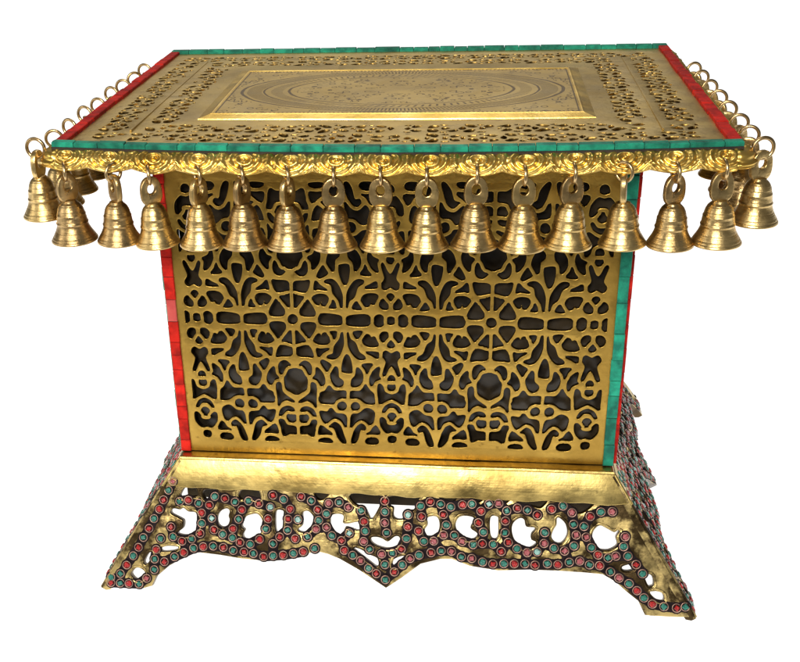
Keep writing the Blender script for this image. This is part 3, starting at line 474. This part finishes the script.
# raised centre panel, its own local origin at the panel's middle
PX, PY0, PY1 = .189, -.121, .101; pc = (PY0 + PY1) / 2; ph2 = (PY1 - PY0) / 2
V = []; F = []
prof = [(0, -.0006), (.0006, .0008), (.0095, .0030), (.0112, .0036), (.0124, .0033), (.0134, .0026)]
for ins, z in prof:
    for x, y in rect(-PX + ins, -ph2 + ins, PX - ins, ph2 - ins, 12): V.append((x, y, z + sag(x, y + pc)))
n = 48
for r in range(len(prof) - 1):
    for k in range(n): F.append((r * n + k, r * n + (k + 1) % n, (r + 1) * n + (k + 1) % n, (r + 1) * n + k))
ins = prof[-1][0]; base = len(V); z = prof[-1][1]
gx, gy = 24, 16
for j in range(gy + 1):
    for i in range(gx + 1):
        x = -PX + ins + i * 2 * (PX - ins) / gx; y = -ph2 + ins + j * 2 * (ph2 - ins) / gy
        V.append((x, y, z - .00005 + sag(x, y + pc)))
for j in range(gy):
    for i in range(gx): q = base + j * (gx + 1) + i; F.append((q, q + 1, q + gx + 2, q + gx + 1))
me = bpy.data.meshes.new('center_panel'); me.from_pydata(V, [], F); me.update()
me.polygons.foreach_set('material_index', [0] * (n * (len(prof) - 1)) + [1] * (gx * gy))
cp = link('center_panel', me, [M['frieze'], M['engraved']], top)
cp.location = (0, pc, 0)
cp['label'] = 'raised centre panel engraved with a long oval'

hs = .0056
s = tile_strip('tile_strip', 'green tile strip along the front edge of the tabletop', (-TX, -TY, ZP - .0012), (1, 0, 0), 2 * TX, (0, 1, 0), .0090, (0, 0, 1), hs, M['green'], .023); sag_mesh(s)
s = tile_strip('tile_strip', 'green tile strip along the back edge of the tabletop', (-TX, TY - .0090, ZP - .0012), (1, 0, 0), 2 * TX, (0, 1, 0), .0090, (0, 0, 1), hs, M['green'], .023)
s = tile_strip('tile_strip', 'red tile strip along the left edge of the tabletop', (-TX, -TY + .0098, ZP - .0012), (0, 1, 0), 2 * TY - .0196, (1, 0, 0), .0102, (0, 0, 1), hs * .86, M['red'], .030); sag_mesh(s)
s = tile_strip('tile_strip', 'red tile strip along the right edge of the tabletop', (TX - .0102, -TY + .0098, ZP - .0012), (0, 1, 0), 2 * TY - .0196, (1, 0, 0), .0102, (0, 0, 1), hs * .86, M['red'], .030); sag_mesh(s)

# ---- cast frieze round the edge: swirls, leaf strokes and a scalloped lower rim
MOD = .0408
def frieze():
    # path round the rectangle (outward normal), corner arcs of radius rc
    segs = []; rc = .004; path = []
    cx, cy = TX - .001 - rc, TY - .001 - rc
    step = .0009
    def line(a, bp, nrm, u0):
        L = math.dist(a, bp); k = max(2, int(L / step))
        for i in range(k):
            t = i / k; x, y = a[0] + (bp[0] - a[0]) * t, a[1] + (bp[1] - a[1]) * t
            u = (x if abs(nrm[1]) > .5 else y)
            path.append((x, y, nrm, u))
    def arc(c, a0):
        for i in range(10):
            a = a0 + math.pi / 2 * i / 10; nn = (math.cos(a), math.sin(a))
            path.append((c[0] + rc * nn[0], c[1] + rc * nn[1], nn, .3 if a0 in (-math.pi / 2, 0) else .3))
    line((-cx, -cy - rc), (cx, -cy - rc), (0, -1), 0); arc((cx, -cy), -math.pi / 2)
    line((cx + rc, -cy), (cx + rc, cy), (1, 0), 0); arc((cx, cy), 0)
    line((cx, cy + rc), (-cx, cy + rc), (0, 1), 0); arc((-cx, cy), math.pi / 2)
    line((-cx - rc, cy), (-cx - rc, -cy), (-1, 0), 0); arc((-cx, -cy), math.pi)
    # section: (outward d, z) from under the tile strip, over the bulge, to the rim, and back under
    sec = [(-.004, .4836), (.000, .4834), (.0035, .4828), (.0075, .4808), (.0108, .4775), (.0130, .4738), (.0144, .4700), (.0146, .4675), (.0138, .4662), (.0112, .4662), (.0060, .4690), (-.002, .4715), (-.006, .4725)]
    # refine
    P = []
    for i in range(len(sec) - 1):
        m = 5 if 1 <= i <= 8 else 2
        for s_ in range(m):
            t = s_ / m; P.append((sec[i][0] * (1 - t) + sec[i + 1][0] * t, sec[i][1] * (1 - t) + sec[i + 1][1] * t))
    P.append(sec[-1]); nr = len(P)
    lens = [0]
    for i in range(1, nr): lens.append(lens[-1] + math.dist(P[i], P[i - 1]))
    tot = lens[5 * 8 + 2 - 3] if nr > 40 else lens[-1]
    V = []
    for (x, y, nn, u) in path:
        k = round(u / MOD); du = u - k * MOD
        hf = abs(du) / (MOD / 2)
        rnd = mnoise.noise((k * 3.1, nn[0] * 7, nn[1] * 5))
        scal = .0034 * (hf ** 1.6) + .0012 * rnd * (1 - hf)          # rim rises between the swirls
        for r in range(nr):
            d, z = P[r]; w = lens[r]
            # relief
            h = 0.0
            if .004 < w < .0285:
                v = w - .0135
                fade = min(1, (w - .004) / .003, (.0285 - w) / .003)
                rr = math.hypot(du * .80, v * 1.0 + .0008 * rnd)
                if rr < .0165:
                    h = .0015 * math.cos(2 * math.pi * rr / .0054) * (1 - .35 * rr / .0165)
                    if rr < .0022: h += .0008
                else:
                    ph = (abs(du) * .9 + v * (.9 if du > 0 else .9)) / .0042
                    h = .0011 * math.sin(2 * math.pi * ph)
                    h += .0012 * math.exp(-((hf - 1) / .12) ** 2)
                h += .0009 * mnoise.noise((x * 260, y * 260, w * 300))
                h *= fade
            low = max(0, min(1, (.4785 - z) / .012))
            zz = z + scal * low + sag(x, y)
            dd = d + h * .8 - .0018 * low * hf
            V.append((x + nn[0] * dd, y + nn[1] * dd, zz + h * .6))
    F = []; n = len(path)
    for i in range(n):
        j = (i + 1) % n
        for r in range(nr - 1): F.append((i * nr + r, i * nr + r + 1, j * nr + r + 1, j * nr + r))
    o = mesh('edge_frieze', V, F, M['frieze'], T, True)
    bm = bmesh.new(); bm.from_mesh(o.data); bmesh.ops.recalc_face_normals(bm, faces=bm.faces); bm.to_mesh(o.data); bm.free()
    return o
frieze()

# ---- base: ledge slab, added dark shade strips, four pierced aprons
LX, LY, LZ = .2258, .172, .1348
V = []; F = []
slab = [(LX - .0140, LY - .0140, .1352), (LX - .0020, LY - .0010, .1352), (LX + .0006, LY + .0010, .1345), (LX + .0016, LY + .0018, .1330), (LX + .0012, LY + .0014, .1302), (LX - .012, LY - .012, .1285)]
def loop_rect(hx, hy, z, n=24):
    P = []
    for x, y in rect(-hx, -hy, hx, hy, n):
        P.append((x, y, z + .0006 * mnoise.noise((x * 14, y * 14, 3.3))))
    return P
for hx, hy, z in slab: V += loop_rect(hx, hy, z)
n = 96
for r in range(len(slab) - 1):
    for k in range(n): F.append((r * n + k, r * n + (k + 1) % n, (r + 1) * n + (k + 1) % n, (r + 1) * n + k))
F.append(tuple(range(n))); F.append(tuple(reversed(range((len(slab) - 1) * n, len(slab) * n))))
lg = mesh('base_ledge', V, F, M['ledge'], T)
t = .004; zs0, zs1 = .076, .1125  # dark strips added behind the aprons to darken the upper openings
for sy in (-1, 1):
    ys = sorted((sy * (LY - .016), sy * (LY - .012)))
    boxmesh('shade_strip', [(-.226, ys[0], zs0, .226, ys[1], zs1)], M['hollow_shade'], T)
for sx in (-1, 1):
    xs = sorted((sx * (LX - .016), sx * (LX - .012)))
    boxmesh('shade_strip', [(xs[0], -LY + .0165, zs0, xs[1], LY - .0165, zs1)], M['hollow_shade'], T)

FX, FY = .3139, .2340
SL = math.hypot(.062, .1348) / .1348
SLX = math.hypot(.0882, .1348) / .1348
ZT = .1312
def stone_mesh(kind, var):
    rnd = random.Random(hash((kind, var)) if False else ord(kind) * 31 + var)
    bm = bmesh.new()
    def ringv(pts, z): return [bm.verts.new((x, y, z)) for x, y in pts]
    def skin(a, b_, mi):
        for i in range(len(a)):
            f = bm.faces.new((a[i], a[(i + 1) % len(a)], b_[(i + 1) % len(a)], b_[i])); f.material_index = mi; f.smooth = mi == 1
    def cap(a, mi): f = bm.faces.new(a); f.material_index = mi
    # dark pad
    c = [(math.cos(i * math.pi / 8), math.sin(i * math.pi / 8)) for i in range(16)]
    h = .0005 + .00012 * var
    p0 = ringv([(x * .0064, y * .0064) for x, y in c], -.0004); p1 = ringv([(x * .0060, y * .0060) for x, y in c], h)
    skin(p0, p1, 0); cap(p1, 0)
    # wire bezel
    R, r = .00425, .00062; rings = []
    for k in range(6):
        a = 2 * math.pi * k / 6
        rings.append(ringv([(x * (R + r * math.cos(a)), y * (R + r * math.cos(a))) for x, y in c], .0006 + r * math.sin(a) * 1.0))
    for k in range(6): skin(rings[k], rings[(k + 1) % 6], 1)
    # chipped stone
    m = rnd.choice((4, 5, 5, 6)); off = rnd.uniform(0, 6)
    g_ = [(math.cos(off + 2 * math.pi * i / m + rnd.uniform(-.22, .22)) * rnd.uniform(.85, 1.1), math.sin(off + 2 * math.pi * i / m) * rnd.uniform(.85, 1.1)) for i in range(m)]
    a_ = ringv([(x * .0036, y * .0036) for x, y in g_], .0004); b_ = ringv([(x * .0035, y * .0035) for x, y in g_], .0016)
    c_ = ringv([(x * .0025 + rnd.uniform(-.0002, .0002), y * .0025) for x, y in g_], .0023 + rnd.uniform(-.0002, .0003))
    skin(a_, b_, 2); skin(b_, c_, 2); cap(c_, 2)
    bmesh.ops.recalc_face_normals(bm, faces=bm.faces)
    me = bpy.data.meshes.new('inlay_stone'); bm.to_mesh(me); bm.free()
    for mm in (M['channel'], M['bezel'], M['stone_' + kind]): me.materials.append(mm)
    return me
SM = {k: [stone_mesh(k, v) for v in range(4)] for k in 'RTPL'}

def apron(origin, X, up, half, sl, individual):
    """front design in mm scaled to this side's half width"""
    k = half / FX
    def xy(x, z, inset=0): return (x * k / 1000, max(z, 3.6) / 1000 * sl)
    low = [xy(x, z + (3.0 if z > 12 else 0)) for x, z in CONTOUR]
    # top corners follow the mitre
    def edge(z): return .0005 + ((FX - .0882 * z / .1348) if k == 1 else (FY - .062 * z / .1348))
    low[0] = (-edge(.0036), low[0][1]); low[-1] = (edge(.0036), low[-1][1])
    ztop = ZT
    right = [(edge(z), z * sl) for z in (.03, .06, .09, ztop)]
    left = [(-x, y) for x, y in reversed(right)]
    topl = [(edge(ztop) * (1 - 2 * i / 16), ztop * sl) for i in range(1, 16)]
    outline = low + right + topl + left
    holes = keep_ribs([swell(smooth_loop([xy(*q) for q in hp], 4), .0017) for hp in HOLES], .0030)
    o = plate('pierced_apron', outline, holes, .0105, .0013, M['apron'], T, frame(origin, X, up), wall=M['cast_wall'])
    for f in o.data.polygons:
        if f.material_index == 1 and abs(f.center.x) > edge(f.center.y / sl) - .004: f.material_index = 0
    done = []; rest = []
    st = sorted(STONES, key=lambda q: q[1])
    if k < 1: st = st + [(-225 + 15 * i + 4 * (j % 2), 106 + 8.5 * j, random.choice((0, 1, 0, 1, 2))) for j in range(3) for i in range(31)]
    cnt = 0
    for x, z, c in st:
        px, py = x * k / 1000, z / 1000 * sl
        if any(math.hypot(px - a, py - b2) < .0072 for a, b2 in done): continue
        lim = edge(z / 1000) - .0052; px = max(-lim, min(lim, px)); py = max(py, .0085)
        done.append((px, py))
        me = SM['RTPL'[c]][random.randrange(4)]
        mt = Matrix.Translation((px, py, random.uniform(-.0002, .0002))) @ Matrix.Rotation(random.uniform(0, 6.28), 4, 'Z') @ Matrix.Rotation(random.uniform(-.09, .09), 4, 'X')
        if individual and cnt < 100:
            s_ = bpy.data.objects.new('inlay_stone', me); C.objects.link(s_); s_.parent = o; s_.matrix_local = mt; cnt += 1
        else: rest.append((me, mt))
    # the dark bedding the stones are set in, running from stone to stone
    tv, tf = [], []
    for i_, (ax, ay) in enumerate(done):
        near = sorted((math.hypot(ax - cx_, ay - cy_), cx_, cy_) for cx_, cy_ in done[:i_] if math.hypot(ax - cx_, ay - cy_) < .0128)
        for d_, cx_, cy_ in near[:3]:
            nx_, ny_ = -(cy_ - ay) / d_ * .0053, (cx_ - ax) / d_ * .0053
            h_ = random.uniform(.00022, .00042); b0 = len(tv)
            for (qx, qy, sg, hh) in ((ax, ay, 1.08, -.0006), (cx_, cy_, 1.08, -.0006), (ax, ay, .96, h_), (cx_, cy_, .96, h_), (ax, ay, -.96, h_), (cx_, cy_, -.96, h_), (ax, ay, -1.08, -.0006), (cx_, cy_, -1.08, -.0006)):
                tv.append((qx + nx_ * sg, qy + ny_ * sg, hh))
            for q in (0, 2, 4): tf.append((b0 + q, b0 + q + 1, b0 + q + 3, b0 + q + 2))
    mesh('stone_bedding', tv, tf, M['channel'], o)
    # cast scroll beads that rim the larger openings
    bv, bf = [], []
    for hp in holes:
        P = np.array(swell(hp, .0011)); n_ = len(P)
        if (hp_len := np.hypot(*(np.roll(P, -1, 0) - P).T).sum()) < .03 or P[:, 1].mean() > .100 * sl: continue
        T_ = np.roll(P, -1, 0) - np.roll(P, 1, 0); T_ /= np.hypot(T_[:, 0], T_[:, 1])[:, None] + 1e-12
        nn = np.stack([T_[:, 1], -T_[:, 0]], 1); b0 = len(bv)
        for q in range(n_):
            wv = .0011 + .0006 * math.sin(q * .9 + P[q, 0] * 300)
            for a in (-1.0, -.6, 0, .6, 1.0):
                bv.append((P[q, 0] + nn[q, 0] * wv * a, P[q, 1] + nn[q, 1] * wv * a, -.0004 + .0013 * math.cos(a * 1.45)))
        for q in range(n_):
            for r_ in range(4):
                bf.append((b0 + q * 5 + r_, b0 + q * 5 + r_ + 1, b0 + (q + 1) % n_ * 5 + r_ + 1, b0 + (q + 1) % n_ * 5 + r_))
    bm = bmesh.new(); bm.from_mesh(o.data); vs_ = [bm.verts.new(c) for c in bv]
    for f in bf:
        fc = bm.faces.new([vs_[q] for q in f]); fc.smooth = True; fc.normal_update()
        if fc.normal.z < 0: fc.normal_flip()
    bm.to_mesh(o.data); bm.free()
    # the plain polished band above the openwork, its lower edge a little wavy
    zb = .1050
    bl = [(edge(zb) * (-1 + 2 * q / 60) * 1.0, (zb + .0007 * math.sin(q * 1.3) + .0006 * math.sin(q * .53)) * sl) for q in range(61)]
    bt = [(edge(ztop) * (1 - 2 * q / 20), ztop * sl + .0004) for q in range(21)]
    bd = plate('polished_band', bl + bt, [], .0032, .0010, M['ledge'], o, Matrix.Translation((0, 0, .0010)))
    mats = [M['channel'], M['bezel']] + [M['stone_' + q] for q in 'RTPL']; idx = {m.name: i for i, m in enumerate(mats)}
    bm = bmesh.new()
    for me, mt in rest:
        n0 = len(bm.faces); bm.from_mesh(me); bm.faces.ensure_lookup_table(); bm.verts.ensure_lookup_table()
        vs = set()
        for f in bm.faces[n0:]:
            f.material_index = idx[me.materials[f.material_index].name]
            for v in f.verts: vs.add(v)
        for v in vs: v.co = mt @ v.co
    me = bpy.data.meshes.new('inlay_stone'); bm.to_mesh(me); bm.free()
    r = link('inlay_stone', me, mats, o); r['kind'] = 'stuff'
    return o
apron((0, -FY, 0), (1, 0, 0), (0, .062, .1348), FX, SL, True)
apron((0, FY, 0), (-1, 0, 0), (0, -.062, .1348), FX, SL, False)
apron((FX, 0, 0), (0, 1, 0), (-.0882, 0, .1348), FY, SLX, False)
apron((-FX, 0, 0), (0, -1, 0), (.0882, 0, .1348), FY, SLX, False)

# ------------------------------------------------------------------ bells
def lathe(prof, n=40):
    V = []; F = []
    for r, z in prof:
        for i in range(n):
            a = 2 * math.pi * i / n; V.append((r * math.cos(a), r * math.sin(a), z))
    for k in range(len(prof) - 1):
        for i in range(n): F.append((k * n + i, k * n + (i + 1) % n, (k + 1) * n + (i + 1) % n, (k + 1) * n + i))
    return V, F
mm = lambda L: [(a / 1000, b_ * .93 / 1000) for a, b_ in L]
prof = mm([(16.5, 3), (19.3, .4), (20.2, 0), (20.7, .6), (20.6, 1.8), (19.9, 3.0), (19.5, 3.3), (19.4, 3.9), (18.6, 5.6), (18.3, 5.8), (18.2, 6.3), (17.0, 8.4), (15.9, 10.6), (15.75, 10.8), (15.6, 11.3), (14.7, 13.6), (14.0, 16.0), (13.7, 17.6), (14.1, 18.0), (14.3, 18.8), (14.0, 19.6), (13.6, 19.9), (13.4, 21.2), (13.1, 24.0), (12.7, 26.4), (12.9, 26.8), (12.7, 27.6), (12.2, 28.0), (11.8, 30.5), (11.0, 33.5), (9.6, 36.4), (7.6, 38.7), (6.4, 39.6), (6.3, 40.6), (4, 41.6), (.3, 42.0)])
inner = mm([(.3, 38.5), (7, 36.5), (10, 31), (12, 22), (13, 15), (16.5, 3)])
BV, BF = lathe(inner + prof[1:] if False else [(a, z) for a, z in inner] + prof[1:])
def eye_shape():
    out = []
    for i in range(28):
        a = 2 * math.pi * i / 28
        sx_, cz_ = math.cos(a), math.sin(a)
        out.append((.0090 * math.copysign(abs(sx_) ** .8, sx_) * (1 - .10 * cz_), .0122 * math.copysign(abs(cz_) ** .8, cz_) + .0493))
    return out
bell0 = None; BELLS = []
def make_bell():
    t_ = bpy.data.objects.new('hanging_bell', None); C.objects.link(t_)
    b_ = mesh('bell_body', BV, BF, M['bell'], t_, True)
    e_ = plate('hanging_eye', eye_shape(), [[(.0052 * math.cos(i * math.pi / 9), .0058 * math.sin(i * math.pi / 9) + .0516) for i in range(18)]], .0052, .0013, M['bell'], t_, Matrix(((1, 0, 0, 0), (0, 0, -1, -.0026), (0, 1, 0, 0), (0, 0, 0, 1))))
    V = []; F = []; R, r = .0081, .0016
    for i in range(36):
        a = 2 * math.pi * i / 36
        for k in range(8):
            q = 2 * math.pi * k / 8; V.append((0, (R + r * math.cos(q)) * math.cos(a), (R + r * math.cos(q)) * math.sin(a)))
            V[-1] = (r * math.sin(q), V[-1][1], V[-1][2])
    for i in range(36):
        for k in range(8): F.append((i * 8 + k, ((i + 1) % 36) * 8 + k, ((i + 1) % 36) * 8 + (k + 1) % 8, i * 8 + (k + 1) % 8))
    r_ = mesh('ring', V, F, M['ring'], t_, True); r_.location = (0, 0, .0643)
    return t_
def place_bell(x, y, zring, yaw, lean, ringyaw, label, ringscale=1.0):
    """yaw turns the eye; lean tips the bell sideways; ringyaw turns the wire ring"""
    global bell0
    if bell0 is None: r = bell0 = make_bell(); ch = list(r.children)
    else:
        r = bell0.copy(); C.objects.link(r); ch = []
        for c in bell0.children:
            d = c.copy(); C.objects.link(d); d.parent = r; ch.append(d)
    r['label'] = label; r['category'] = 'bell'; r['group'] = 'brass bells hung round the tabletop'
    BELLS.append((r, ch, x, y, zring, yaw, lean, ringyaw, ringscale))
ORD = ['leftmost', 'second', 'third', 'fourth', 'fifth', 'sixth', 'seventh', 'eighth', 'ninth', 'tenth', 'eleventh', 'twelfth', 'thirteenth', 'fourteenth', 'rightmost']
fx = [-.2850, -.2425, -.2065, -.1655, -.1252, -.0845, -.0445, -.0012, .0380, .0797, .1206, .1600, .2062, .2462, .2842]
fyaw = [52, -48, 42, 62, 64, 68, 12, -6, 3, 10, 14, 22, 82, 30, 16]
flean = [-1, 1.5, -2, 1, 0, 0, 1, -1, 0, .5, 0, 1, -3, -1, -1]
fring = [22, -34, 18, 30, 24, 20, 9, 6, 0, 4, 6, 10, 50, 14, 10]
fdz = [-.001, -.0005, -.0016, -.0012, 0, 0, 0, .0005, 0, .0016, .0005, .0018, .0022, .0006, .0022]
for i in range(15):
    pos = ORD[i] + ' bell' + (' from the left' if 0 < i < 14 else '') + ' along the front edge'
    how = 'its eye seen edge-on' if abs(fyaw[i]) > 45 else ('its eye turned half aside' if abs(fyaw[i]) > 18 else 'its eye facing out')
    place_bell(fx[i], -TY - .0125, .4670 + sag(fx[i], -TY) + fdz[i], fyaw[i], flean[i], fring[i], pos + ', ' + how)
SIDE = ['at the front corner', 'second from the front corner', 'third from the front corner', 'fourth from the front corner', 'fifth from the front corner', 'sixth from the front corner', 'seventh from the front corner', 'eighth from the front corner', 'ninth from the front corner']
ly = [-.214, -.166, -.122, -.074, -.030, .018, .062, .108, .152]
ry = [-.216, -.163, -.119, -.066, -.018, .030, .080, .126]
for i, y in enumerate(ly):
    place_bell(-.3185, y, (.4815 if i == 0 else .4770) + random.uniform(-.0012, .0012), 90 + random.uniform(-30, 30) if i else 84, 0, random.uniform(62, 120) if i else 84, 'brass bell on the left side edge, ' + SIDE[i], 1.08 if i == 0 else .98)
for i, y in enumerate(ry):
    place_bell(.3170, y, (.4805 if i == 0 else .4770) + random.uniform(-.0012, .0012), random.uniform(-30, 30) if i else 24, 0, random.uniform(66, 112) if i else 100, 'brass bell on the right side edge, ' + SIDE[i], 1.08 if i == 0 else .98)
for (r, ch, x, y, zr, yaw, lean, ringyaw, rs) in BELLS:
    r.location = (x, y, zr - .0643)
    r.rotation_euler = (0, math.radians(lean), 0)
    for c in ch:
        if c.name.startswith('hanging_eye'):
            c.matrix_local = Matrix.Rotation(math.radians(yaw), 4, 'Z') @ Matrix(((1, 0, 0, 0), (0, 0, -1, 0), (0, 1, 0, 0), (0, 0, 0, 1))) @ Matrix.Translation((0, 0, .0026))
        elif c.name.startswith('ring'):
            c.rotation_euler = (0, 0, math.radians(ringyaw)); c.scale = (rs, rs, rs); 
        else: c.rotation_euler = (0, 0, random.uniform(0, 6.28)); q = random.uniform(.965, 1.035); c.scale = (q, q * random.uniform(.985, 1.015), random.uniform(.99, 1.02))
